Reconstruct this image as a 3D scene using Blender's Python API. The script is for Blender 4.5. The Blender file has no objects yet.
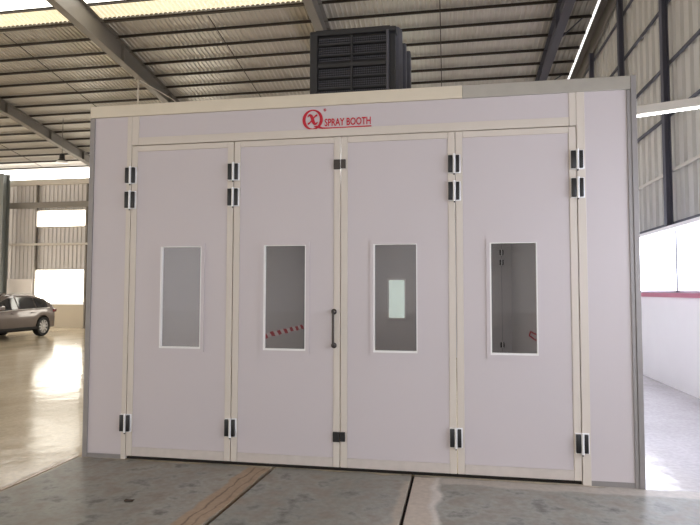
import bpy, bmesh, math, random
from mathutils import Vector, Matrix
random.seed(7)
S = bpy.context.scene
C = S.collection
PI = math.pi

# ------------------------------------------------------------------ materials
def lin(c):
    return tuple((x/255/12.92 if x/255 <= .04045 else ((x/255+.055)/1.055)**2.4) for x in c) + (1,)

def mat(name, col, rough=.5, metal=0., var=.06, scale=6., bump=0., bscale=40., spec=.5, coat=0.):
    m = bpy.data.materials.new(name); m.use_nodes = True
    nt = m.node_tree; n = nt.nodes; l = nt.links
    p = n['Principled BSDF']
    p.inputs['Roughness'].default_value = rough
    p.inputs['Metallic'].default_value = metal
    p.inputs['Specular IOR Level'].default_value = spec
    p.inputs['Coat Weight'].default_value = coat
    tc = n.new('ShaderNodeTexCoord')
    no = n.new('ShaderNodeTexNoise'); no.inputs['Scale'].default_value = scale; no.inputs['Detail'].default_value = 4
    l.new(tc.outputs['Object'], no.inputs['Vector'])
    mx = n.new('ShaderNodeMix'); mx.data_type = 'RGBA'
    c = lin(col)
    mx.inputs[6].default_value = tuple(x*(1-var) for x in c[:3])+(1,)
    mx.inputs[7].default_value = tuple(min(1, x*(1+var)) for x in c[:3])+(1,)
    l.new(no.outputs['Fac'], mx.inputs[0]); l.new(mx.outputs[2], p.inputs['Base Color'])
    if bump:
        nb = n.new('ShaderNodeTexNoise'); nb.inputs['Scale'].default_value = bscale; nb.inputs['Detail'].default_value = 5
        l.new(tc.outputs['Object'], nb.inputs['Vector'])
        b = n.new('ShaderNodeBump'); b.inputs['Strength'].default_value = bump; b.inputs['Distance'].default_value = .01
        l.new(nb.outputs['Fac'], b.inputs['Height']); l.new(b.outputs['Normal'], p.inputs['Normal'])
    return m

def glow(name, col, strength):
    m = bpy.data.materials.new(name); m.use_nodes = True
    p = m.node_tree.nodes['Principled BSDF']
    p.inputs['Base Color'].default_value = (.8, .8, .8, 1)
    p.inputs['Emission Color'].default_value = lin(col)
    p.inputs['Emission Strength'].default_value = strength
    return m

def glass(name, tint=(225, 230, 230), refl=1.0):
    m = bpy.data.materials.new(name); m.use_nodes = True
    nt = m.node_tree; n = nt.nodes; l = nt.links
    n.remove(n['Principled BSDF'])
    t = n.new('ShaderNodeBsdfTransparent'); t.inputs['Color'].default_value = lin(tint)
    g = n.new('ShaderNodeBsdfGlossy'); g.inputs['Roughness'].default_value = .02
    f = n.new('ShaderNodeFresnel'); f.inputs['IOR'].default_value = 1.5
    k = n.new('ShaderNodeMath'); k.operation = 'MULTIPLY'; k.inputs[1].default_value = refl
    mx = n.new('ShaderNodeMixShader')
    l.new(f.outputs[0], k.inputs[0]); l.new(k.outputs[0], mx.inputs[0])
    l.new(t.outputs[0], mx.inputs[1]); l.new(g.outputs[0], mx.inputs[2])
    l.new(mx.outputs[0], n['Material Output'].inputs['Surface'])
    return m

PANEL = mat('booth_panel_paint', (208, 200, 202), .42, 0, .02, 1.5)
CREAM = mat('cream_aluminium_profile', (217, 208, 197), .45, 0, .03, 5)
GALV = mat('galvanised_sheet', (186, 182, 174), .38, .55, .10, 9, .05, 30)
RAIL = mat('scuffed_bottom_rail', (206, 197, 190), .5, 0, .10, 14)
CREAMT = mat('cream_zinc_trim', (226, 216, 196), .45, .15, .06, 7)
GALVG = mat('dull_galvanised_edge', (152, 148, 146), .5, .35, .10, 9)
WHITE = mat('white_window_bead', (246, 245, 243), .4)
BLACK = mat('black_plastic', (28, 28, 30), .4)
DARKM = mat('dark_bronze_metal', (70, 64, 60), .4, .5)
CHROME = mat('bright_steel', (240, 240, 240), .3, .1)
RED = mat('sign_red', (196, 24, 48), .5)
INSIDE = mat('booth_inner_lining', (204, 203, 204), .5, 0, .03, 2)
GLASS = glass('clear_pane', (210, 210, 212), .4)
STEEL = mat('grey_painted_steel', (128, 122, 114), .5, .1, .08, 3)
STEELD = mat('dark_painted_steel', (88, 88, 98), .5, .1, .08, 3)
PURL = mat('purlin_brown_steel', (62, 54, 46), .6, .1, .08, 4)
ROOF = mat('galvanised_roof_sheet', (194, 188, 178), .36, .35, .12, 1.2)
SHEET = mat('pale_wall_sheet', (200, 197, 190), .5, .1, .06, 1.0)
SHEETB = mat('grey_back_wall_sheet', (212, 208, 206), .55, .1, .06, 1.0)
PLASTER = mat('white_wall_plaster', (244, 239, 236), .6, 0, .03, 2)
CREAMW = mat('cream_wall_plaster', (206, 196, 178), .7, 0, .05, 2)
SILL = mat('red_sill_paint', (186, 104, 124), .5)
SKYPANE = glow('daylit_window_pane', (255, 250, 236), 7.5)
SKYPANE_R = glow('daylit_gable_pane', (232, 238, 255), 8.5)
EAVE = glow('daylit_eave_strip', (255, 252, 246), 9.0)
FILLPANE = glow('daylit_side_pane', (255, 246, 232), 9.0)
FROST = glow('frosted_back_pane', (226, 242, 222), 3.2)
SKYL = glow('daylit_roof_sheet', (240, 222, 176), .78)
SKYW = glow('clear_daylit_roof_sheet', (255, 250, 238), 3.0)
TUBE = glow('lit_tube', (255, 255, 255), 6.0)
COOLER = mat('charcoal_cooler_plastic', (54, 54, 56), .5, 0, .1, 12)
COOLERL = mat('grey_cooler_post', (92, 92, 100), .45, .1, .08, 10)
CAR = mat('taupe_metallic_car_paint', (112, 102, 98), .32, .4, .04, 4, coat=.6)
CARGL = mat('dark_car_glass', (30, 33, 40), .08, 0, .02, 3, spec=.8)
TYRE = mat('tyre_rubber', (34, 33, 33), .8)
ALLOY = mat('alloy_wheel', (214, 212, 210), .35, .1)
LAMP = mat('lamp_cover', (240, 240, 238), .2)
TAIL = mat('tail_lamp_red', (110, 30, 30), .25)
LEAF = mat('dry_leaf_brown', (62, 48, 38), .8)
COLP = mat('grey_green_column_paint', (128, 132, 130), .6)
STEELW = mat('grey_window_frame', (176, 176, 182), .5)
PALE = mat('pale_rod_paint', (206, 200, 190), .5)

def floor_mat():
    m = bpy.data.materials.new('worn_concrete'); m.use_nodes = True
    nt = m.node_tree; n = nt.nodes; l = nt.links; p = n['Principled BSDF']; p.inputs['Specular IOR Level'].default_value = .16
    g = n.new('ShaderNodeNewGeometry'); sep = n.new('ShaderNodeSeparateXYZ')
    nz = n.new('ShaderNodeTexNoise'); nz.inputs['Scale'].default_value = 3.2; nz.inputs['Detail'].default_value = 6
    l.new(g.outputs['Position'], nz.inputs['Vector'])
    sub = n.new('ShaderNodeVectorMath'); sub.operation = 'SUBTRACT'; sub.inputs[1].default_value = (.5, .5, .5)
    l.new(nz.outputs['Color'], sub.inputs[0])
    sc = n.new('ShaderNodeVectorMath'); sc.operation = 'SCALE'; sc.inputs['Scale'].default_value = .16
    l.new(sub.outputs[0], sc.inputs[0])
    ad = n.new('ShaderNodeVectorMath'); ad.operation = 'ADD'
    l.new(g.outputs['Position'], ad.inputs[0]); l.new(sc.outputs[0], ad.inputs[1]); l.new(ad.outputs[0], sep.inputs[0])
    X, Y = sep.outputs['X'], sep.outputs['Y']
    def step(v, a, b):                       # 0 at a, 1 at b
        r = n.new('ShaderNodeMapRange'); r.inputs['From Min'].default_value = a; r.inputs['From Max'].default_value = b
        l.new(v, r.inputs['Value']); return r.outputs[0]
    def mul(a, b):
        k = n.new('ShaderNodeMath'); k.operation = 'MULTIPLY'
        for i, v in enumerate((a, b)):
            if isinstance(v, (int, float)): k.inputs[i].default_value = v
            else: l.new(v, k.inputs[i])
        return k.outputs[0]
    def mix(f, a, b):
        k = n.new('ShaderNodeMix'); k.data_type = 'RGBA'; l.new(f, k.inputs[0])
        for i, v in ((6, a), (7, b)):
            if isinstance(v, tuple): k.inputs[i].default_value = lin(v)
            else: l.new(v, k.inputs[i])
        return k.outputs[2]
    band = lambda v, a, b, s: mul(step(v, a-s, a+s), step(v, b+s, b-s))
    stain = n.new('ShaderNodeTexNoise'); stain.inputs['Scale'].default_value = .9; stain.inputs['Detail'].default_value = 8; stain.inputs['Roughness'].default_value = .65
    mp = n.new('ShaderNodeMapping'); mp.inputs['Scale'].default_value = (1, .6, 1)
    l.new(g.outputs['Position'], mp.inputs['Vector']); l.new(mp.outputs[0], stain.inputs['Vector'])
    st = step(stain.outputs['Fac'], .35, .68)
    hall = mix(st, (198, 183, 158), (220, 206, 182))
    hallr = mix(st, (186, 182, 182), (204, 200, 202))
    col = mix(step(X, 4.2, 5.6), hall, hallr)
    slab = mix(st, (139, 140, 133), (164, 163, 156))
    front = mul(step(Y, .0, -.04), step(X, -.06, .0))
    col = mix(front, col, slab)
    # paler cement strips along the channels, lighter bands against the booth
    def skew(k):                            # X measured across a slightly slanted channel
        q = n.new('ShaderNodeMath'); q.operation = 'MULTIPLY_ADD'; q.inputs[1].default_value = -k
        l.new(Y, q.inputs[0]); l.new(X, q.inputs[2]); return q.outputs[0]
    X1, X2 = skew(.06), skew(.02)
    mid = n.new('ShaderNodeTexNoise'); mid.inputs['Scale'].default_value = 4.5; mid.inputs['Detail'].default_value = 7; mid.inputs['Roughness'].default_value = .62
    l.new(g.outputs['Position'], mid.inputs['Vector'])
    col = mix(mul(front, step(mid.outputs['Fac'], .42, .66)), col, (142, 133, 121))
    col = mix(mul(front, step(mid.outputs['Fac'], .46, .34)), col, (112, 110, 104))
    col = mix(mul(front, band(X1, 1.68, 1.9, .015)), col, (166, 144, 120))
    col = mix(mul(front, band(X1, 1.75, 1.765, .006)), col, (118, 98, 80))
    col = mix(mul(front, band(X1, 1.83, 1.84, .006)), col, (122, 102, 84))
    col = mix(mul(front, band(X2, 3.15, 3.36, .02)), col, (190, 178, 164))
    col = mix(mul(front, band(X2, 3.345, 3.40, .018)), col, (206, 199, 190))
    col = mix(mul(mul(front, band(X2, 3.08, 3.30, .04)), step(Y, -.05, -.03)), col, (70, 62, 54))
    col = mix(mul(front, band(X2, 3.09, 3.15, .02)), col, (176, 166, 152))
    col = mix(mul(mul(front, step(X, 3.35, 3.45)), step(Y, -.20, -.16)), col, (182, 174, 164))
    col = mix(mul(mul(front, band(X, 1.9, 3.15, .03)), step(Y, -.16, -.13)), col, (150, 148, 140))
    col = mix(mul(step(Y, .15, .0), band(X, -.12, -.03, .02)), col, (150, 122, 92))
    fine = n.new('ShaderNodeTexNoise'); fine.inputs['Scale'].default_value = 22; fine.inputs['Detail'].default_value = 6
    l.new(g.outputs['Position'], fine.inputs['Vector'])
    mm = n.new('ShaderNodeMix'); mm.data_type = 'RGBA'; mm.blend_type = 'MULTIPLY'; mm.inputs[0].default_value = .5
    l.new(col, mm.inputs[6])
    fr = n.new('ShaderNodeMapRange'); fr.inputs['To Min'].default_value = .5; fr.inputs['To Max'].default_value = 1.5
    l.new(fine.outputs['Fac'], fr.inputs['Value']); l.new(fr.outputs[0], mm.inputs[7])
    l.new(mm.outputs[2], p.inputs['Base Color'])
    r = n.new('ShaderNodeMapRange'); r.inputs['To Min'].default_value = .06; r.inputs['To Max'].default_value = .22
    l.new(stain.outputs['Fac'], r.inputs['Value'])
    ra = n.new('ShaderNodeMath'); ra.operation = 'ADD'; l.new(r.outputs[0], ra.inputs[0]); l.new(mul(front, .24), ra.inputs[1])
    l.new(ra.outputs[0], p.inputs['Roughness'])
    wv = n.new('ShaderNodeTexNoise'); wv.inputs['Scale'].default_value = 2.6; wv.inputs['Detail'].default_value = 4
    l.new(g.outputs['Position'], wv.inputs['Vector'])
    b = n.new('ShaderNodeBump'); b.inputs['Strength'].default_value = .35; b.inputs['Distance'].default_value = .02
    l.new(wv.outputs['Fac'], b.inputs['Height']); l.new(b.outputs['Normal'], p.inputs['Normal'])
    return m
FLOOR = floor_mat()
GROOVE = mat('groove_dirt', (30, 25, 21), .9)  # near-black, so the shade in channels and door gap is in the colour

def tape_mat():
    m = mat('hazard_tape', (200, 40, 60), .5)
    nt = m.node_tree; n = nt.nodes; l = nt.links; p = n['Principled BSDF']
    g = n.new('ShaderNodeNewGeometry'); sep = n.new('ShaderNodeSeparateXYZ'); l.new(g.outputs['Position'], sep.inputs[0])
    a = n.new('ShaderNodeMath'); a.operation = 'MULTIPLY_ADD'; a.inputs[1].default_value = 1.6
    l.new(sep.outputs['Z'], a.inputs[0]); l.new(sep.outputs['Y'], a.inputs[2])
    k = n.new('ShaderNodeMath'); k.operation = 'MULTIPLY'; k.inputs[1].default_value = 2.2; l.new(a.outputs[0], k.inputs[0])
    f = n.new('ShaderNodeMath'); f.operation = 'FRACT'; l.new(k.outputs[0], f.inputs[0])
    t = n.new('ShaderNodeMath'); t.operation = 'GREATER_THAN'; t.inputs[1].default_value = .5; l.new(f.outputs[0], t.inputs[0])
    mx = n.new('ShaderNodeMix'); mx.data_type = 'RGBA'
    mx.inputs[6].default_value = lin((190, 28, 48)); mx.inputs[7].default_value = lin((240, 228, 228))
    l.new(t.outputs[0], mx.inputs[0]); l.new(mx.outputs[2], p.inputs['Base Color'])
    return m
TAPE = tape_mat()

# ------------------------------------------------------------------ mesh helpers
class MB:
    def __init__(s): s.v = []; s.f = []; s.m = []; s.sm = []
    def add(s, vs, fs, mi=0, smooth=False):
        o = len(s.v); s.v += [Vector(v) for v in vs]
        for f in fs: s.f.append([i+o for i in f]); s.m.append(mi); s.sm.append(smooth)
        return s
    def box(s, x0, x1, y0, y1, z0, z1, mi=0, b=0.):
        if b:
            bm = bmesh.new(); bmesh.ops.create_cube(bm, size=1)
            for v in bm.verts:
                v.co = Vector(((x0+x1)/2+v.co.x*(x1-x0), (y0+y1)/2+v.co.y*(y1-y0), (z0+z1)/2+v.co.z*(z1-z0)))
            bmesh.ops.bevel(bm, geom=bm.edges[:], offset=b, segments=2, affect='EDGES', profile=.5)
            bm.verts.index_update()
            s.add([v.co.copy() for v in bm.verts], [[v.index for v in f.verts] for f in bm.faces], mi); bm.free(); return s
        vs = [(x, y, z) for x in (x0, x1) for y in (y0, y1) for z in (z0, z1)]
        return s.add(vs, [(0, 1, 3, 2), (4, 6, 7, 5), (0, 4, 5, 1), (2, 3, 7, 6), (0, 2, 6, 4), (1, 5, 7, 3)], mi)
    def beam(s, a, b, w, h, mi=0, up=(0, 0, 1)):
        a = Vector(a); b = Vector(b); d = (b-a).normalized(); u = Vector(up); r = d.cross(u).normalized(); u = r.cross(d)
        vs = [p + r*(sx*w/2) + u*(sz*h/2) for p in (a, b) for sx, sz in ((-1, -1), (1, -1), (1, 1), (-1, 1))]
        return s.add(vs, [(3, 2, 1, 0), (4, 5, 6, 7), (0, 1, 5, 4), (1, 2, 6, 5), (2, 3, 7, 6), (3, 0, 4, 7)], mi)
    def tube(s, pts, r, n=10, mi=0, closed=False):
        pts = [Vector(p) for p in pts]; vs = []; N = len(pts); u = None
        for i, p in enumerate(pts):
            a = pts[i-1] if (i or closed) else p; b = pts[(i+1) % N] if (i < N-1 or closed) else p
            d = (b-a).normalized()
            if u is None: u = d.orthogonal().normalized()
            u = (u-d*u.dot(d)).normalized(); w = d.cross(u)
            rr = r[i] if isinstance(r, (list, tuple)) else r
            vs += [p+(u*math.cos(2*PI*k/n)+w*math.sin(2*PI*k/n))*rr for k in range(n)]
        fs = []
        for i in range(N if closed else N-1):
            j = (i+1) % N
            fs += [(i*n+k, i*n+(k+1) % n, j*n+(k+1) % n, j*n+k) for k in range(n)]
        if not closed: fs += [list(range(n))[::-1], [(N-1)*n+k for k in range(n)]]
        return s.add(vs, fs, mi, True)
    def lathe(s, prof, axis_o, axis='Z', n=28, mi=0, caps=True):
        o = Vector(axis_o); vs = []
        for r, h in prof:
            for k in range(n):
                a = 2*PI*k/n; c, d = r*math.cos(a), r*math.sin(a)
                vs.append(o + (Vector((c, d, h)) if axis == 'Z' else Vector((c, h, d)) if axis == 'Y' else Vector((h, c, d))))
        fs = [(i*n+k, i*n+(k+1) % n, (i+1)*n+(k+1) % n, (i+1)*n+k) for i in range(len(prof)-1) for k in range(n)]
        if caps and prof[0][0] > 1e-6: fs.append(list(range(n))[::-1])
        if caps and prof[-1][0] > 1e-6: fs.append([(len(prof)-1)*n+k for k in range(n)])
        return s.add(vs, fs, mi, True)
    def frame(s, x0, x1, z0, z1, w, y0, y1, mi=0):       # rectangular ring in an XZ plane
        s.box(x0, x0+w, y0, y1, z0, z1, mi); s.box(x1-w, x1, y0, y1, z0, z1, mi)
        s.box(x0+w, x1-w, y0, y1, z0, z0+w, mi); s.box(x0+w, x1-w, y0, y1, z1-w, z1, mi); return s
    def holed(s, x0, x1, z0, z1, hx0, hx1, hz0, hz1, y0, y1, mi=0):   # slab with a rectangular hole
        s.box(x0, hx0, y0, y1, z0, z1, mi); s.box(hx1, x1, y0, y1, z0, z1, mi)
        s.box(hx0, hx1, y0, y1, z0, hz0, mi); s.box(hx0, hx1, y0, y1, hz1, z1, mi); return s
    def build(s, name, mats, parent=None, fix=True):
        me = bpy.data.meshes.new(name)
        off = Vector((0, 0, 0)); p = parent
        while p: off += p.location; p = p.parent
        me.from_pydata([v-off for v in s.v], [], s.f)
        for m in (mats if isinstance(mats, (list, tuple)) else [mats]): me.materials.append(m)
        me.polygons.foreach_set('material_index', s.m); me.polygons.foreach_set('use_smooth', s.sm)
        bm = bmesh.new(); bm.from_mesh(me); bmesh.ops.recalc_face_normals(bm, faces=bm.faces); bm.to_mesh(me); bm.free()
        if any(s.sm):
            try: me.set_sharp_from_angle(angle=math.radians(40))
            except Exception: pass
        o = bpy.data.objects.new(name, me); C.objects.link(o); o.parent = parent
        return o

def tag(o, label=None, cat=None, group=None, kind=None):
    for k, v in (('label', label), ('category', cat), ('group', group), ('kind', kind)):
        if v: o[k] = v
    return o
def thing(name, label, cat, loc=(0, 0, 0), group=None):
    o = bpy.data.objects.new(name, None); o.location = loc; C.objects.link(o); o.empty_display_size = .2
    return tag(o, label, cat, group)
def struct(o): o['kind'] = 'structure'; return o
def copy_tree(o, parent=None):
    c = o.copy(); C.objects.link(c); c.parent = parent
    for ch in list(o.children): copy_tree(ch, c)
    return c

# ------------------------------------------------------------------ setting: floor
XL, XR, YB, YF = -28.0, 7.15, 17.0, -18.0
fl = MB()
def slab(x0, x1, y0, y1): fl.box(x0, x1, y0, y1, -.25, 0)
YG, YE = .10, YF-20                     # channels run from under the booth towards the front
def gx(k, y): return ((-.045, -.03), (1.882+.06*y, 1.925+.06*y), (3.145+.02*y, 3.172+.02*y))[k] if k else (-.045, -.03)
def strip(la, lb, ra, rb):              # slab between two slanted edges (x at YG, x at YE)
    vs = [(x, y, z) for z in (-.25, 0) for x, y in ((la, YG), (ra, YG), (rb, YE), (lb, YE))]
    fl.add(vs, [(0, 1, 2, 3), (7, 6, 5, 4), (0, 4, 5, 1), (1, 5, 6, 2), (2, 6, 7, 3), (3, 7, 4, 0)])
slab(XL-6, -.045, YE, YB+.3)
strip(-.03, -.03, gx(1, YG)[0], gx(1, YE)[0]); strip(gx(1, YG)[1], gx(1, YE)[1], gx(2, YG)[0], gx(2, YE)[0]); strip(gx(2, YG)[1], gx(2, YE)[1], XR+6, XR+6)
slab(-.03, XR+6, .10, YB+.3)
fl.box(XL-6, XR+6, YF-20, YB+.3, -.27, -.25)
floor = struct(fl.build('floor', FLOOR))
gb = MB()
gb.box(-.045, -.03, YF, .1, -.25, -.008)
for k in (1, 2):
    vs = [(x, y, z) for z in (-.25, -.04) for x, y in ((gx(k, YG)[0], YG), (gx(k, YG)[1], YG), (gx(k, YE)[1], YE), (gx(k, YE)[0], YE))]
    gb.add(vs, [(0, 1, 2, 3), (7, 6, 5, 4), (0, 4, 5, 1), (1, 5, 6, 2), (2, 6, 7, 3), (3, 7, 4, 0)])
gb.build('floor_channel', GROOVE, floor)

# roof plane: eave at y=17, rising towards the camera, ridge, then down to the open front
ZE, SL, YR = 6.95, .16, -3.0
def zr(y): return ZE+SL*(YB-y) if y >= YR else ZE+SL*(YB-YR)-SL*(YR-y)
# corrugated sheets
def corrugated(mb, origin, du, dv, length, height, nrm, pitch, depth, mi=0):
    o, du, dv, nrm = Vector(origin), Vector(du), Vector(dv), Vector(nrm)
    us = []; u = 0
    while u < length:
        for f, h in ((0, 0), (.55, 0), (.68, 1), (.87, 1)):
            if u+f*pitch <= length: us.append((u+f*pitch, h))
        u += pitch
    us.append((length, 0))
    vs = []
    for a, h in us:
        p = o+du*a+nrm*(h*depth); vs += [p, p+dv*height]
    mb.add(vs, [(2*i, 2*i+1, 2*i+3, 2*i+2) for i in range(len(us)-1)], mi)
cm = MB()
SK0, SK1 = 5.2, 7.62
def roof_piece(ya, yb):
    d = Vector((0, yb-ya, zr(yb)-zr(ya)))
    corrugated(cm, (XL, ya, zr(ya)), (1, 0, 0), d.normalized(), XR-.22-XL, d.length, (0, 0, -1), .125, .032)
roof_piece(SK1, YB+.25); roof_piece(YR, SK0); roof_piece(YF, YR)
ceiling = struct(cm.build('ceiling', ROOF))
SKX = .2
for nm, ya, yb, x0, x1, m_, dz in (('clear_roof_sheet', SK0-.1, 7.2, XL, SKX, SKYW, .05), ('cream_roof_sheet', 7.15, SK1+.06, XL, SKX, SKYL, .03), ('infill_roof_sheet', SK0-.1, SK1+.06, SKX, XR-.22, ROOF, .02)):
    q = MB(); d = Vector((0, yb-ya, zr(yb)-zr(ya)))
    corrugated(q, (x0, ya, zr(ya)+dz), (1, 0, 0), d.normalized(), x1-x0, d.length, (0, 0, -1), .125, .032); q.build(nm, m_, ceiling)
y = 16.72; k = 0
while y > -6:
    p = MB(); x1 = XR-.24
    zz = zr(y)-.042
    p.box(XL, x1, y-.004, y+.004, zz-.05, zz+.01); p.box(XL, x1, y-.03, y+.004, zz-.055, zz-.05); p.box(XL, x1, y-.03, y+.004, zz+.004, zz+.01)
    p.build('purlin', PURL, ceiling)
    y -= .645 if y > 5 else 1.3
for xs in (-13.7, -7.95, -2.27, 3.33):
    p = MB(); p.tube([(xs, 16.6, zr(16.6)-.12), (xs, SK1+.1, zr(SK1+.1)-.12)], .012, 6); p.build('sag_rod', PURL, ceiling)

# rafters: tapering I-beams with stiffener plates and fly braces
def rafter(x, label, depth0=.35, depth1=.68, m=STEEL, brace=False, yend=16.75):
    t = thing('roof_rafter', label, 'steel beam', (x, yend, zr(yend)-.15), 'steel roof rafters')
    ys = [yend, 11.5, 5.5, 2.0, YR]
    def dep(y): return depth0+(depth1-depth0)*max(0, min(1, (11.5-y)/6))
    web, fu, flo = MB(), MB(), MB()
    for a, b in zip(ys, ys[1:]):
        ta, tb = zr(a)-.09, zr(b)-.09
        la, lb = ta-dep(a), tb-dep(b)
        web.add([(x+s, yy, zz) for s in (-.006, .006) for yy, zz in ((a, ta), (b, tb), (b, lb), (a, la))],
                [(0, 1, 2, 3), (7, 6, 5, 4), (0, 3, 7, 4), (1, 5, 6, 2), (0, 4, 5, 1), (3, 2, 6, 7)])
        fu.beam((x, a, ta), (x, b, tb), .2, .016); flo.beam((x, a, la), (x, b, lb), .2, .016)
    web.build('web', m, t); fu.build('top_flange', m, t); flo.build('bottom_flange', m, t)
    for yy in (15.2, 13.3, 11.2, 8.6):
        s_ = MB(); s_.box(x-.095, x+.095, yy-.008, yy+.008, zr(yy)-.09-dep(yy), zr(yy)-.09); s_.build('stiffener_plate', m, t)
    if brace:
        for yy in (14.14, 11.56, 8.98):
            b_ = MB(); b_.beam((x+.05, yy, zr(yy)-.09-dep(yy)), (x+.6, yy, zr(yy)-.08), .03, .03); b_.build('fly_brace', m, t)
    return t
rafter(-10.9, 'grey steel roof beam running down to the eave at far left, above the parked car')
rafter(-5.12, 'grey steel roof beam sloping down behind the left end of the booth')
rafter(.5, 'dark steel roof beam dropping behind the black air cooler')
rafter(6.1, 'dark steel roof beam sloping down near the gable wall on the right', m=STEELD, brace=True)
rafter(-16.6, 'grey steel roof beam past the left edge, beyond the parked car')

# ------------------------------------------------------------------ gable wall (right)
gw = MB()
gw.box(XR, XR+.2, YF, YB+.2, 0, 1.5)
wall_right = struct(gw.build('wall_right', PLASTER))
gs = MB()
pitch = .32; yy = YF
vs = []; cols = []
while yy < YB:
    for f, h in ((0, 0), (.74, 0), (.79, 1), (.95, 1)):
        a = yy+f*pitch
        if a < YB: cols.append((a, h))
    yy += pitch
for a, h in cols:
    xx = XR+.075-.05*h
    vs += [(xx, a, 2.66), (xx, a, zr(a)-.02)]
gs.add(vs, [(2*i, 2*i+1, 2*i+3, 2*i+2) for i in range(len(cols)-1)])
gs.build('corrugated_sheet', SHEET, wall_right)
for z in (2.72, 3.60, 4.55, 5.43, 6.48, 7.45):
    g = MB(); ymax = min(YB-.1, YB-(z+.15-ZE)/SL) if z > 6.6 else YB-.1
    g.box(XR-.012, XR+.024, YF, ymax, z-.025, z+.025); g.build('girt', PALE if z in (3.60,) else STEELD, wall_right)
# flashing between the sheet and the roof slope
cp = MB(); cp.beam((XR-.02, 16.8, zr(16.8)-.30), (XR-.02, YR, zr(YR)-.30), .05, .40); cp.beam((XR-.085, 12.3, zr(12.3)-.06), (XR-.085, YR, zr(YR)-.06), .19, .02); cp.beam((XR-.11, 16.9, zr(16.9)-.05), (XR-.11, 12.3, zr(12.3)-.05), .26, .02); cp.build('gable_edge_beam', STEEL, wall_right)
sl = MB(); sl.box(XR-.06, XR+.2, YF, YB, 1.5, 1.57); sl.build('red_sill', SILL, wall_right)
ys = [16.9, 14.6, 12.2, 9.8, 7.4, 5.05, 2.65, .2, -2.1, -4.5, -7, -9.5, -12]
for yc, lab in ((9.8, 'thin dark wall column just above the right top corner of the booth, farthest of the three'),
                (7.4, 'dark steel wall column rising right behind the top right corner of the booth'),
                (5.05, 'dark blue grey steel column in front of the wall sheeting, right of the booth')):
    t = thing('wall_column', lab, 'steel column', (XR-.09, yc, 2.66), 'gable wall columns')
    ztop = zr(yc)-.5
    a = MB(); a.box(XR-.12, XR-.035, yc-.004, yc+.004, 2.68, ztop); a.build('web', STEELD, t)
    for xx in (XR-.125, XR-.035):
        a = MB(); a.box(xx-.005, xx+.005, yc-.06, yc+.06, 2.68, ztop); a.build('flange', STEELD, t)
    a = MB(); a.box(XR-.16, XR-.03, yc-.08, yc+.08, 2.66, 2.68); a.build('base_plate', STEELD, t)
ln = MB(); ln.box(XR-.16, XR+.03, YF, YB, 2.60, 2.66); ln.build('lintel', PLASTER, wall_right)
nw = 0
for a, b in zip(ys[1:], ys[:-1]):
    nw += 1
    w = MB(); w.box(XR+.05, XR+.11, a+.02, b-.02, 1.57, 2.66)
    fr = MB()
    for q0, q1, r0, r1 in ((a, a+.04, 1.57, 2.66), (b-.04, b, 1.57, 2.66), (a, b, 1.57, 1.61), (a, b, 2.62, 2.66)):
        fr.box(XR+.02, XR+.14, q0, q1, r0, r1)
    o = struct(fr.build('window_%d' % nw, STEELW)); w.build('pane', SKYPANE_R, o)

# ------------------------------------------------------------------ back wall
bw = MB()
for x0, x1, zt in ((XL, .9, 1.0), (.9, 2.3, .45), (2.3, XR, 1.0)): bw.box(x0, x1, YB+.1, YB+.3, 0, zt)
wall_back = struct(bw.build('wall_back', CREAMW))
wins = [(-14.4, -11.95, 1.05), (-8.75, -6.3, 1.05), (.9, 2.3, .45)]
bs = MB()
def sheet(x0, x1, z0, z1): corrugated(bs, (x0, YB+.16, z0), (1, 0, 0), (0, 0, 1), x1-x0, z1-z0, (0, -1, 0), .2, .03)
cur = XL
for a, b, zl in wins:
    sheet(cur, a, 1.0, 6.5); sheet(a, b, 2.54, 4.36); sheet(a, b, 5.14, 6.5); cur = b
sheet(cur, XR, 1.0, 6.5)
bs.build('corrugated_sheet', SHEETB, wall_back)
m_ = MB(); m_.box(XL, -14.45, YB+.02, YB+.13, .9, 2.1); m_.build('cream_panel', PLASTER, wall_back)
for z, h, mm in ((5.35, .24, STEEL), (6.36, .24, PALE), (3.62, .09, PALE)):
    g = MB(); g.box(XL, XR, YB-.04, YB+.12, z-h/2, z+h/2); g.build('girt', mm, wall_back)
e = MB(); e.box(XL, -7.0, YB+.1, YB+.18, 6.5, 6.93); e.build('eave_light_strip', EAVE, wall_back)
e = MB(); e.box(-7.0, XR, YB+.1, YB+.18, 6.5, 6.93); e.build('eave_sheet', SHEETB, wall_back)
for x in (-14.35, -11.9, -8.8, -3.1):
    g = MB(); g.box(x-.03, x+.03, YB, YB+.12, 2.1 if x == -14.35 else 0, 6.3); g.build('wall_post', STEEL, wall_back)
for a, b, zl in wins:
    for z0, z1 in ((zl, 2.54), (4.36, 5.14)):
        nw += 1
        fr = MB(); fr.frame(a, b, z0, z1, .05, YB+.06, YB+.2)
        o = struct(fr.build('window_%d' % nw, PALE))
        p = MB(); p.box(a+.05, b-.05, YB+.1, YB+.14, z0+.05, z1-.05); p.build('pane', SKYPANE if a < 0 else FROST, o)
wl = MB()
for z0, z1 in ((0, 1.2), (2.9, 4.4), (5.4, 7)): wl.box(XL-.2, XL, YF, YB+.3, z0, z1)
wall_left = struct(wl.build('wall_left', SHEETB))
for z0, z1 in ((1.2, 2.9), (4.4, 5.4)):  # unseen windows, added as glowing panes to brighten the hall
    nw += 1
    fr = MB()
    for k in range(15): fr.box(XL-.15, XL, YF+k*2.5-.03, YF+k*2.5+.03, z0, z1)
    o = struct(fr.build('window_%d' % nw, PALE)); MB().box(XL-.12, XL-.08, YF, YB, z0, z1).build('pane', FILLPANE, o)
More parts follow.
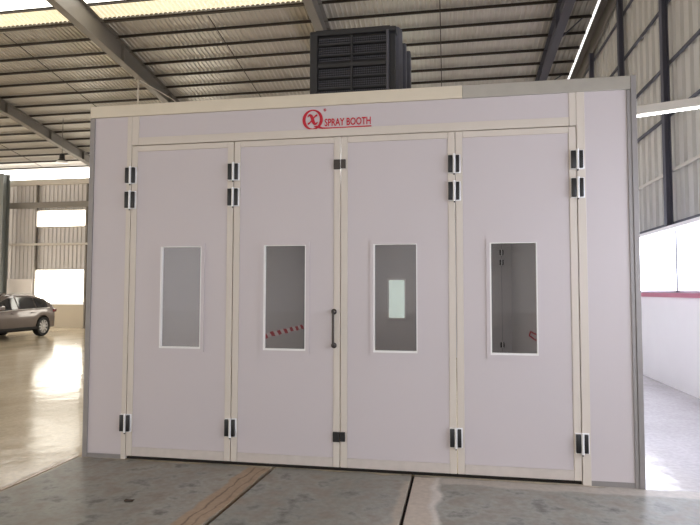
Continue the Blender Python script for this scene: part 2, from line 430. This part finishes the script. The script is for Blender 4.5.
for xc, lab in ((-15.65, 'pale steel column at the left edge of the photo behind the parked car'),):
    t = thing('eave_column', lab, 'steel column', (xc, 16.6, 0))
    a = MB(); a.box(xc-.006, xc+.006, 16.42, 16.78, 0, 6.7); a.build('web', COLP, t)
    for q in (16.42, 16.78):
        a = MB(); a.box(xc-.15, xc+.15, q-.008, q+.008, 0, 6.7); a.build('flange', COLP, t)
    a = MB(); a.box(xc-.2, xc+.2, 16.36, 16.84, 0, .02); a.build('base_plate', STEEL, t)

# ------------------------------------------------------------------ the spray booth
W, H, BY = 5.025, 3.4, 9.0
SE = [.45, 1.495, 2.515, 3.535, 4.545]
booth = thing('spray_booth', 'large white paint booth with four tall folding glazed doors under a red sign', 'spray booth', (W/2, 0, 0))
B = lambda mb, n, m, p=booth: mb.build(n, m, p)
# shell
for x0, x1 in ((.012, .06), (W-.06, W-.012)):
    B(MB().box(x0, x1, .06, BY, 0, H-.03), 'side_wall', INSIDE)
B(MB().box(.012, W-.012, .06, BY, H-.1, H), 'roof_panel', INSIDE)
RW = (2.03, 2.42, .94, 1.87)
rear = B(MB().holed(.06, W-.06, 0, H-.1, *RW, BY-.06, BY), 'rear_wall', INSIDE)
B(MB().frame(RW[0]-.03, RW[1]+.03, RW[2]-.03, RW[3]+.03, .03, BY-.075, BY-.06), 'window_frame', WHITE, rear)
B(MB().box(RW[0], RW[1], BY-.035, BY-.03, RW[2], RW[3]), 'window_glass', GLASS, rear)
# front corner panels
B(MB().box(.05, .40, .0, .06, .04, 3.285), 'corner_panel', PANEL)
B(MB().box(4.615, W-.075, .0, .06, .04, 3.285), 'corner_panel', PANEL)
B(MB().box(.52, 4.49, .0, .06, 3.075, 3.285), 'header_panel', PANEL)
# posts: two-part profiles with a shadow gap
for x0, x1 in ((.40, .447), (4.548, 4.615)):
    B(MB().box(x0, x1, -.008, .06, .0, 3.285, 0, .003), 'door_post', CREAM)
for x0, x1 in ((.449, .52), (4.49, 4.546)):
    B(MB().box(x0, x1, -.008, .06, 2.998, 3.285, 0, .003), 'post_extension', CREAM)
B(MB().box(.522, 4.488, -.008, .06, 2.998, 3.073, 0, .003), 'header_rail', CREAM)
# outer trims
B(MB().box(0, .05, -.012, .06, 0, H-.115, 0, .003), 'edge_trim', GALVG)
rt = MB(); rt.box(W-.075, W-.045, -.012, .06, 0, H-.12, 0, .002); rt.box(W-.043, W, -.018, .06, 0, H, 0, .003)
B(rt, 'edge_trim', GALVG)
B(MB().box(0, 3.60, -.014, .06, 3.287, H, 0, .003), 'top_trim', CREAMT)  # same trim as the right piece, its brighter reflection put into the colour
B(MB().box(3.601, W-.044, -.017, .06, 3.283, H-.002, 0, .003), 'top_trim', GALV)
B(MB().box(.05, .40, -.006, .05, 0, .038), 'base_trim', GALVG)
B(MB().box(4.615, W-.075, -.006, .05, 0, .04), 'base_trim', GALVG)
B(MB().box(.45, 4.545, .02, .06, 0, .02), 'door_threshold', GROOVE)  # dark strip standing in for the shade in the gap under the doors

def hinge_mb(x, z0, z1, y=-.012):
    h = MB()
    h.box(x-.052, x+.058, y-.006, y+.006, z0, z1, 1, .002)                 # bright backing plate
    h.box(x-.050, x-.012, y-.030, y-.004, z0+.008, z1-.008, 0, .004)       # black leaf caps
    h.box(x+.016, x+.046, y-.030, y-.004, z0+.008, z1-.008, 0, .004)
    h.tube([(x+.002, y-.022, z0-.004), (x+.002, y-.022, z1+.004)], .0125, 12, 1)
    h.tube([(x+.002, y-.022, z0-.016), (x+.002, y-.022, z0-.004)], .007, 8, 0)
    return h
GW = [(.775, 1.187), (1.797, 2.195), (2.812, 3.200), (3.820, 4.212)]
HZ = ((2.620, 2.785), (2.377, 2.550), (.257, .424))
for i in range(4):
    x0, x1 = SE[i]+.004, SE[i+1]-.004
    g0, g1 = GW[i]; z0, z1 = .034, 2.99; gz0, gz1 = 1.05, 2.008
    door = MB().holed(x0+.06, x1-.06, z0+.083, z1-.055, g0, g1, gz0, gz1, 0, .05)
    dr = B(door, 'door', PANEL)
    fr = MB()
    for a, b in ((x0, x0+.0585), (x1-.0585, x1)):
        fr.box(a, b, -.008, .05, z0, z1, 0, .003)
    fr.box(x0+.06, x1-.06, -.008, .05, z1-.054, z1, 0, .003)
    rl = MB().box(x0+.06, x1-.06, -.008, .05, z0, z0+.082, 0, .003)
    B(rl, 'bottom_rail', RAIL, dr)
    B(fr, 'door_frame', CREAM, dr)
    wf = MB().frame(g0-.03, g1+.03, gz0-.03, gz1+.03, .03, -.012, .0)
    B(wf, 'window_surround', PANEL, dr)
    reveal = MB()  # white edging, wider left and below: light on the reveals put into colour
    reveal.box(g0, g0+.012, -.013, .02, gz0, gz1); reveal.box(g1-.008, g1, -.013, .02, gz0, gz1)
    reveal.box(g0+.012, g1-.008, -.013, .02, gz0, gz0+.016); reveal.box(g0+.012, g1-.008, -.013, .02, gz1-.006, gz1)
    B(reveal, 'window_bead', WHITE, dr)
    B(MB().box(g0+.012, g1-.008, .022, .026, gz0, gz1), 'window_glass', GLASS, dr)
    for sx in ((SE[0], SE[1]), (), (SE[3]-.012,), (SE[4],))[i]:
        for a, b in HZ: B(hinge_mb(sx, a, b), 'hinge', [BLACK, CHROME], dr)
    if i == 1:
        hm = MB()
        hx = 2.458
        hm.tube([(hx, -.058, 1.10), (hx, -.058, 1.41)], .011, 12)
        for zz in (1.105, 1.405):
            hm.lathe([(.024, 0), (.026, -.008), (.022, -.014), (.013, -.018), (.012, -.058), (.0, -.066)], (hx, -.008, zz), 'Y', 18)
        B(hm, 'door_handle', DARKM, dr)
    if i == 2:
        for a, b, mm in ((2.692, 2.780, DARKM), (.258, .345, BLACK)):
            lm = MB(); lm.box(2.452, 2.514, -.030, -.010, a, b, 0, .004); lm.box(2.518, 2.562, -.030, -.010, a+.006, b, 0, .004)
            B(lm, 'latch_plate', mm, dr)
# inside: hinges of the far doors and unseen roof lights added to brighten it
for a, b in ((2.45, 2.60), (2.21, 2.36), (.26, .40)):
    hm = hinge_mb(4.74, a, b, BY-.075); B(hm, 'hinge', [BLACK, CHROME], rear)
B(MB().box(4.736, 4.744, BY-.066, BY-.06, .05, 3.2), 'door_seam', GALVG, rear)
for yl in (1.2, 6.0):
    lb = B(MB().box(2.0, 3.0, yl, yl+1.6, H-.16, H-.1), 'roof_light', WHITE)
    la = bpy.data.lights.new('booth_lamp', 'AREA'); la.shape = 'RECTANGLE'; la.size = .9; la.size_y = 1.5; la.energy = 100 if yl < 4 else 34; la.color = (1, .985, .99)
    lo = bpy.data.objects.new('booth_lamp', la); C.objects.link(lo); lo.location = (2.5, yl+.8, H-.17)
# sign
def flat_stroke(mb, pts, ws, y=-.004, th=.003):
    L, R_ = [], []
    for i, (px, pz) in enumerate(pts):
        a = pts[max(0, i-1)]; b = pts[min(len(pts)-1, i+1)]
        dx, dz = b[0]-a[0], b[1]-a[1]; n = math.hypot(dx, dz) or 1
        nx, nz = -dz/n, dx/n; w = ws[i]/2
        L.append((px+nx*w, pz+nz*w)); R_.append((px-nx*w, pz-nz*w))
    N = len(pts)
    vs = [(p[0], y, p[1]) for p in L]+[(p[0], y, p[1]) for p in R_]+[(p[0], y+th, p[1]) for p in L]+[(p[0], y+th, p[1]) for p in R_]
    fs = []
    for i in range(N-1):
        fs += [(i, i+1, N+i+1, N+i), (2*N+i, 3*N+i, 3*N+i+1, 2*N+i+1), (i, 2*N+i, 2*N+i+1, i+1), (N+i, N+i+1, 3*N+i+1, 3*N+i)]
    mb.add(vs, fs)
tl = MB(); flat_stroke(tl, [(2.262, 3.095), (2.285, 3.098), (2.31, 3.09), (2.34, 3.079), (2.40, 3.077), (2.795, 3.079)], [.004, .016, .022, .016, .011, .010], y=-.0075)
sign = B(tl, 'sign', RED)
ex, ez = 2.249, 3.163
rg = MB(); pts = []; ws = []
for k in range(49):
    a = 2*PI*k/48+PI/2
    pts.append((ex+.082*math.cos(a), ez+.088*math.sin(a))); ws.append(.011+.018*abs(math.cos(a))**1.3)
flat_stroke(rg, pts, ws)
B(rg, 'emblem_ring', RED, sign)
xm = MB()
def bez(p0, p1, p2, p3, n=14):
    return [((1-t)**3*p0[0]+3*(1-t)**2*t*p1[0]+3*(1-t)*t*t*p2[0]+t**3*p3[0], (1-t)**3*p0[1]+3*(1-t)**2*t*p1[1]+3*(1-t)*t*t*p2[1]+t**3*p3[1]) for t in [i/n for i in range(n+1)]]
a = bez((ex-.046, ez+.026), (ex-.03, ez+.056), (ex-.012, ez+.046), (ex, ez))+bez((ex, ez), (ex+.012, ez-.046), (ex+.03, ez-.054), (ex+.046, ez-.022))[1:]
flat_stroke(xm, a, [.008+.022*math.sin(PI*i/(len(a)-1)) for i in range(len(a))])
b = bez((ex-.045, ez-.038), (ex-.02, ez-.042), (ex+.015, ez+.042), (ex+.045, ez+.038))
flat_stroke(xm, b, [.012 if 2 < i < 12 else .018 for i in range(len(b))], y=-.0078)
B(xm, 'emblem_letter', RED, sign)
rm = MB(); flat_stroke(rm, [(2.364+.011*math.cos(2*PI*k/16), 3.248+.011*math.sin(2*PI*k/16)) for k in range(17)], [.004]*17)
flat_stroke(rm, [(2.361, 3.242), (2.361, 3.253), (2.367, 3.253), (2.367, 3.248), (2.361, 3.248), (2.368, 3.242)], [.003]*6)
B(rm, 'registered_mark', RED, sign)
def text_mesh(name, body, x0, x1, z0, z1, y, m, parent):
    cu = bpy.data.curves.new(name, 'FONT'); cu.body = body; cu.extrude = .0; cu.offset = .018; cu.resolution_u = 3
    o = bpy.data.objects.new(name, cu); C.objects.link(o)
    bpy.context.view_layer.update()
    me = bpy.data.meshes.new_from_object(o.evaluated_get(bpy.context.evaluated_depsgraph_get()))
    C.objects.unlink(o); bpy.data.objects.remove(o)
    xs = [v.co.x for v in me.vertices]; zs = [v.co.y for v in me.vertices]
    ax, bx, az, bz = min(xs), max(xs), min(zs), max(zs)
    mb = MB()
    fv = [(x0+(v.co.x-ax)/(bx-ax)*(x1-x0), y, z0+(v.co.y-az)/(bz-az)*(z1-z0)) for v in me.vertices]
    mb.add(fv, [list(p.vertices) for p in me.polygons])
    o = mb.build(name, m, parent)
    sd = o.modifiers.new('thickness', 'SOLIDIFY'); sd.thickness = .003; sd.offset = -1
    return o
text_mesh('lettering', 'SPRAY BOOTH', 2.362, 2.788, 3.096, 3.166, -.004, RED, sign)

# hazard tape on the inner side walls
tp = MB(); N = 40
vs = []
for i in range(N+1):
    yy = 2.6+i*(8.6-2.6)/N; s_ = .012*math.sin(i*1.3); vs += [(.068+.006*abs(math.sin(i)), yy, .70+s_), (.068+.006*abs(math.cos(i)), yy, .80+s_*.6)]
tp.add(vs, [(2*i, 2*i+1, 2*i+3, 2*i+2) for i in range(N)])
o = tag(tp.build('barrier_tape', TAPE), 'red and white striped tape along the inner wall, seen through the second door window', 'barrier tape')
o.modifiers.new('thickness', 'SOLIDIFY').thickness = .002
tp = MB(); tp.tube([(4.94, 5.9, .78), (4.94, 5.7, .87), (4.94, 5.2, .86), (4.94, 4.6, .88), (4.94, 4.55, .80), (4.94, 5.2, .76), (4.94, 5.9, .78)], .012, 6)
tag(tp.build('barrier_tape', RED), 'thin red tape loop inside the booth, seen through the rightmost door window', 'barrier tape')

# ------------------------------------------------------------------ air cooler on the booth roof
cx0, cx1, cy0, cy1, cz0, cz1 = 1.77, 2.98, 1.8, 3.0, H+.003, 4.87
cool = thing('air_cooler', 'black louvred evaporative air cooler standing on top of the booth', 'air cooler', (2.37, 2.4, cz0))
core = MB(); core.box(cx0+.09, cx1-.14, cy0+.06, cy1-.1, cz0+.0, cz1-.06); core.build('housing', COOLER, cool)
lid = MB(); lid.box(cx0, cx1-.12, cy0, cy1-.08, cz1-.07, cz1-.01, 0, .012); lid.box(cx0+.06, cx1-.2, cy0+.06, cy1-.14, cz1-.01, cz1+.03, 0, .01)
lid.build('lid', COOLER, cool)
bs_ = MB(); bs_.box(cx0, cx1-.12, cy0, cy1-.08, cz0, cz0+.12, 0, .012); bs_.build('water_tray', COOLER, cool)
p = MB(); p.box(cx0, cx0+.10, cy0-.005, cy0+.10, cz0+.1, cz1-.05, 0, .012); p.build('corner_post', COOLER, cool)
p = MB(); p.box(cx0+.965, cx0+1.0, cy0-.005, cy0+.05, cz0+.1, cz1-.05, 0, .008); p.build('corner_post', COOLERL, cool)
p = MB()   # chamfered right corner column standing proud of the side
p.add([(x, y, z) for z in (cz0+.05, cz1+.05) for x, y in ((2.80, 1.93), (2.875, 1.98), (2.91, 2.06), (2.91, 2.14), (2.84, 2.14), (2.79, 2.02))],
      [(5, 4, 3, 2, 1, 0), (6, 7, 8, 9, 10, 11)]+[(i, (i+1) % 6, 6+(i+1) % 6, 6+i) for i in range(6)])
p.build('corner_post', COOLERL, cool)
for yq, zz in ((2.30, cz1+.05), (2.62, cz1+.08)):
    p = MB(); p.box(2.83, 2.945 + (yq-2.3)*.12, yq, yq+.16, cz0+.05, zz-.06, 0, .02); p.build('side_post', COOLERL, cool)
p = MB(); p.box(2.80, 2.88, 2.0, 2.9, cz0+.05, cz1-.02); p.build('side_panel', COOLER, cool)
fx0, fx1 = cx0+.105, cx0+.96; mid = (fx0+fx1)/2
zlo, zhi = cz0+.14, cz1-.08
mesh_ = MB()
nz = int((zhi-zlo)/.028)
for half in ((fx0, mid-.012), (mid+.012, fx1)):
    for k in range(nz):
        z = zlo+k*.028
        if k % 5 == 0: continue
        n = 18
        for q in range(n):
            xa = half[0]+(half[1]-half[0])*(q+.12)/n; xb = half[0]+(half[1]-half[0])*(q+.78)/n
            mesh_.box(xa, xb, cy0+.03, cy0+.045, z+.006, z+.02)
mesh_.build('pad_grille', COOLERL, cool)
bk = MB(); bk.box(fx0, fx1, cy0+.045, cy0+.06, zlo-.02, zhi+.01); bk.build('pad_backing', BLACK, cool)
z = zlo
k = 0
while z < zhi:
    sl_ = MB()
    tall = .10 if abs(z-(cz1-.46)) < .07 else .034
    sl_.add([(x, y, zz) for x in (fx0, fx1) for y, zz in ((cy0-.002, z), (cy0+.045, z+tall), (cy0+.045, z+tall+.012), (cy0-.002, z+tall*.5))],
            [(0, 1, 2, 3), (7, 6, 5, 4), (0, 4, 5, 1), (1, 5, 6, 2), (2, 6, 7, 3), (3, 7, 4, 0)])
    sl_.build('louvre_slat', COOLER, cool); z += .14
dv = MB(); dv.box(mid-.012, mid+.012, cy0+.0, cy0+.05, zlo, zhi); dv.build('divider', COOLER, cool)

# ------------------------------------------------------------------ strip light on the right
a, b = Vector((4.55, 2.44, 3.70)), Vector((6.99, 1.485, 3.70))
sl_t = thing('strip_light', 'long pale strip light fixture spanning from the booth top to the right wall', 'strip light', (5.8, 1.95, 3.7))
MB().beam(a, b, .10, .095).build('housing', PALE, sl_t)
MB().beam(a+Vector((.1, -.04, -.062)), b+Vector((-.06, .02, -.062)), .03, .012).build('tube_cover', TUBE, sl_t)
MB().box(4.60, 4.66, 2.36, 2.42, H+.003, 3.66).build('bracket', PALE, sl_t)
MB().box(6.97, 7.08, 1.44, 1.53, 3.64, 3.76).build('wall_bracket', PALE, sl_t)

# ------------------------------------------------------------------ high bay lamp by the left roof beam
lp = thing('high_bay_lamp', 'small dark bell shaped pendant lamp hanging under the roof at far left', 'pendant lamp', (-9.75, 12.5, 6.05))
MB().lathe([(.0, .30), (.075, .30), (.085, .27), (.09, .13), (.12, .10), (.17, .04)], (-9.75, 12.5, 6.05)).build('lamp_body', BLACK, lp)
MB().lathe([(.17, .04), (.195, .0), (.19, -.012), (.12, -.02), (0, -.025)], (-9.75, 12.5, 6.05)).build('reflector_rim', LAMP, lp)
MB().tube([(-9.75, 12.5, 6.33), (-9.75, 12.5, zr(12.5)-.06)], .012, 8).build('hanging_rod', STEEL, lp)

# hanging rod under the beam behind the booth
hr = thing('hanging_rod', 'thin pale rod with a slanted stay hanging from the roof beam behind the booth', 'hanging rod', (-5.14, 9.5, 7.56))
MB().tube([(-5.14, 9.5, 7.60), (-5.14, 9.5, 5.6)], .022, 8).build('drop_rod', PALE, hr)
MB().tube([(-5.10, 9.5, 7.56), (-4.55, 10.4, 7.28), (-4.2, 10.9, 6.9)], .014, 8).build('slanted_stay', PALE, hr)

# ------------------------------------------------------------------ parked car
def car():
    t = thing('parked_car', 'taupe metallic suv parked nose out below the bright back window', 'car', (0, 0, 0))
    def interp(tab, x):
        for (xa, za), (xb, zb) in zip(tab, tab[1:]):
            if x <= xb: return za+(zb-za)*max(0, (x-xa)/(xb-xa))
        return tab[-1][1]
    top = [(-2.22, .62), (-2.18, .98), (-2.04, 1.08), (-1.70, 1.34), (-1.40, 1.45), (-.9, 1.52), (-.2, 1.545), (.25, 1.50), (.6, 1.36), (1.15, 1.06), (1.7, 1.0), (2.05, .90), (2.2, .72), (2.26, .5)]
    belt = [(-2.22, .60), (-2.18, .92), (-1.9, 1.02), (-1.0, 1.0), (.5, .95), (1.15, .93), (1.8, .86), (2.1, .74), (2.26, .48)]
    halfw = [(-2.22, .70), (-2.05, .84), (-1.5, .90), (0, .91), (1.4, .90), (2.0, .80), (2.26, .60)]
    WX = (-1.36, 1.36); RW_ = .355
    def zb(x):
        z = .30
        for w in WX:
            if abs(x-w) < RW_+.05: z = max(z, .33+math.sqrt(max(0, (RW_+.05)**2-(x-w)**2)))
        return z
    xs = sorted(set([round(-2.22+i*.07, 3) for i in range(65)]+[2.26]+[w+s*(RW_+.049) for w in WX for s in (-1, 1)]))
    xs = [x for x in xs if x <= 2.26]
    def section(x):
        h = interp(halfw, x); b = min(interp(belt, x), interp(top, x)-.015); tz = interp(top, x); bz = min(zb(x), b-.06)
        g = max(0, min(1, (tz-b)/.5))
        wr = h*(.955-.23*g)
        return [(0, bz), (h*.9, bz), (h*.985, bz+.03), (h, bz+(b-bz)*.55), (h*.975, b), (wr, tz-.06*g-.005), (wr-.10, tz-.012), (0, tz+.02*g)]
    body = MB(); vs = []; fs = []
    for x in xs:
        s_ = section(x)
        ring = [(x, -a, z) for a, z in s_]+[(x, a, z) for a, z in s_[-2:0:-1]]
        vs += ring
    n = 14
    for i in range(len(xs)-1):
        fs += [(i*n+k, i*n+(k+1) % n, (i+1)*n+(k+1) % n, (i+1)*n+k) for k in range(n)]
    fs += [list(range(n)), [(len(xs)-1)*n+k for k in range(n)][::-1]]
    body.add(vs, fs, 0, True); body.build('body', CAR, t)
    MB().box(-2.0, 2.0, -.68, .68, .22, .70).build('underbody', TYRE, t)
    def side(x, s_, sgn, off=.012):
        q = section(x); (a, za), (b, zb_) = q[4], q[5]
        return (x, sgn*(a+(b-a)*s_+off), za+(zb_-za)*s_)
    for sgn in (-1, 1):
        for x0, x1 in ((-1.62, -1.02), (-.97, -.12), (-.06, .95)):
            w = MB(); vs = []; N = 12
            for i in range(N+1):
                x = x0+(x1-x0)*i/N
                vs += [side(x, .10, sgn), side(x, .90, sgn)]
            w.add(vs, [(2*i, 2*i+1, 2*i+3, 2*i+2) for i in range(N)], 0, True); w.build('side_window', CARGL, t)
        tr = MB(); tr.tube([side(x, .05, sgn, .016) for x in [-1.7+.2*i for i in range(15)]], .012, 6); tr.build('window_trim', ALLOY, t)
        for x0 in (.2, -.75):
            hd = MB(); hd.box(x0-.11, x0+.09, sgn*.925-.015, sgn*.925+.015, .86, .89, 0, .006); hd.build('door_handle', CAR, t)
        mr = MB(); mr.box(.78, .98, sgn*1.0-.11, sgn*1.0+.09, 1.0, 1.14, 0, .03); mr.build('wing_mirror', CAR, t)
        hl = MB(); hl.add([(2.20, sgn*.66, .70), (2.06, sgn*.815, .72), (1.82, sgn*.875, .80), (1.90, sgn*.835, .87), (2.10, sgn*.72, .83), (2.19, sgn*.60, .78)], [(0, 1, 2, 3, 4, 5)])
        o = hl.build('headlamp', LAMP, t); o.modifiers.new('thickness', 'SOLIDIFY').thickness = .04
        tlm = MB(); tlm.box(-2.13, -1.92, sgn*.80-.05, sgn*.80+.055, .86, .98, 0, .02); tlm.build('tail_lamp', TAIL, t)
        rr = MB(); rr.tube([(-1.3, sgn*.60, 1.42), (-1.2, sgn*.60, 1.51), (-.9, sgn*.60, 1.545), (0, sgn*.60, 1.56), (.15, sgn*.60, 1.535), (.2, sgn*.6, 1.46)], .018, 6); rr.build('roof_rail', ALLOY, t)
        sk_ = MB(); sk_.box(-1.0, 1.0, sgn*.89-.03, sgn*.89+.03, .28, .38, 0, .02); sk_.build('side_skirt', TYRE, t)
        for w in WX:
            wh = MB(); c = (w, sgn*.79, RW_)
            wh.lathe([(.24, -.11), (.33, -.11), (.352, -.08), (.355, 0), (.352, .08), (.33, .11), (.24, .11)], c, 'Y', 32, caps=False)
            wo = wh.build('wheel', TYRE, t)
            rm_ = MB(); yo = sgn*.10
            rm_.lathe([(.245, -.10), (.25, -.0), (.245, .10), (.225, .10), (.225, -.10), (.245, -.10)], c, 'Y', 32, caps=False)
            for k in range(10):
                aa = 2*PI*k/10
                rm_.beam((w, c[1]+yo*.85, RW_), (w+.23*math.cos(aa), c[1]+yo*.8, RW_+.23*math.sin(aa)), .055, .03, 0, (0, 1, 0))
            rm_.lathe([(.06, -.02), (.06, .02), (0, .03)], (w, c[1]+yo*.85, RW_), 'Y', 16)
            rm_.build('rim', ALLOY, wo)
            MB().lathe([(.22, -.02), (.22, .0)], (w, c[1], RW_), 'Y', 24).build('brake_disc', TYRE, wo)
    ws = MB(); vs = []
    for i in range(9):
        x = .30+(1.12-.30)*i/8; q = section(x)
        vs += [(x+.012, s_*(q[5][0]-.09), interp(top, x)+.03*(1-i/8)+.012) for s_ in (-1, -.5, 0, .5, 1)]
    ws.add(vs, [(5*i+k, 5*i+k+1, 5*i+k+6, 5*i+k+5) for i in range(8) for k in range(4)], 0, True); ws.build('windscreen', CARGL, t)
    rw = MB(); vs = []
    for i in range(7):
        x = -2.0+.30*i/6; q = section(x); vs += [(x-.014, s_*(q[5][0]-.10), interp(top, x)+.02) for s_ in (-1, 0, 1)]
    rw.add(vs, [(3*i+k, 3*i+k+1, 3*i+k+4, 3*i+k+3) for i in range(6) for k in range(2)], 0, True); rw.build('rear_window', CARGL, t)
    gr = MB(); gr.box(2.15, 2.28, -.35, .35, .55, .70, 0, .02); gr.box(2.12, 2.27, -.55, .55, .30, .44, 0, .02); gr.build('grille', BLACK, t)
    return t
cr = car()
ang = math.atan2(-1, .02)
# rear axle near (-10.9, 13.1)
cr.rotation_euler = (0, 0, ang)
cr.scale = (.95, .97, .96)
cr.location = (-11.40, 11.55, 0)

# small debris on the slab
lf = MB(); lf.add([(1.04, -.99, .004), (1.07, -1.015, .012), (1.115, -.995, .006), (1.12, -.975, .014), (1.07, -.965, .008), (1.05, -.975, .015)], [(0, 1, 4, 5), (1, 2, 3, 4)])
o = tag(lf.build('dry_leaf', LEAF), 'small dark dry leaf lying on the concrete in front of the first door', 'leaf'); o.modifiers.new('t', 'SOLIDIFY').thickness = .003

# ------------------------------------------------------------------ light
w = bpy.data.worlds.new('sky'); S.world = w; w.use_nodes = True
bg = w.node_tree.nodes['Background']; bg.inputs['Color'].default_value = (1, .97, .945, 1); bg.inputs['Strength'].default_value = 1.62

# ------------------------------------------------------------------ camera
cam = bpy.data.cameras.new('camera'); co = bpy.data.objects.new('camera', cam); C.objects.link(co); S.camera = co
cam.sensor_width = 36; cam.sensor_fit = 'HORIZONTAL'; cam.lens = 565*36/700; cam.clip_end = 300
r = Vector((0.9854559, 0.16991867, 0.00207603)); u = Vector((0.00665421, -0.05079329, 0.99868702)); f = Vector((-0.16980102, 0.9841482, 0.05118522))
mw = Matrix((r, u, -f)).transposed().to_4x4(); mw.translation = (3.4613698, -4.99224014, 1.58624752)
co.matrix_world = mw
S.view_settings.view_transform = 'Standard'; S.view_settings.look = 'None'; S.view_settings.gamma = 1; S.view_settings.exposure = 0
S.view_settings.use_curve_mapping = False
S.cycles.use_denoising = True
S.cycles.max_bounces = 10; S.cycles.diffuse_bounces = 6; S.cycles.transparent_max_bounces = 12
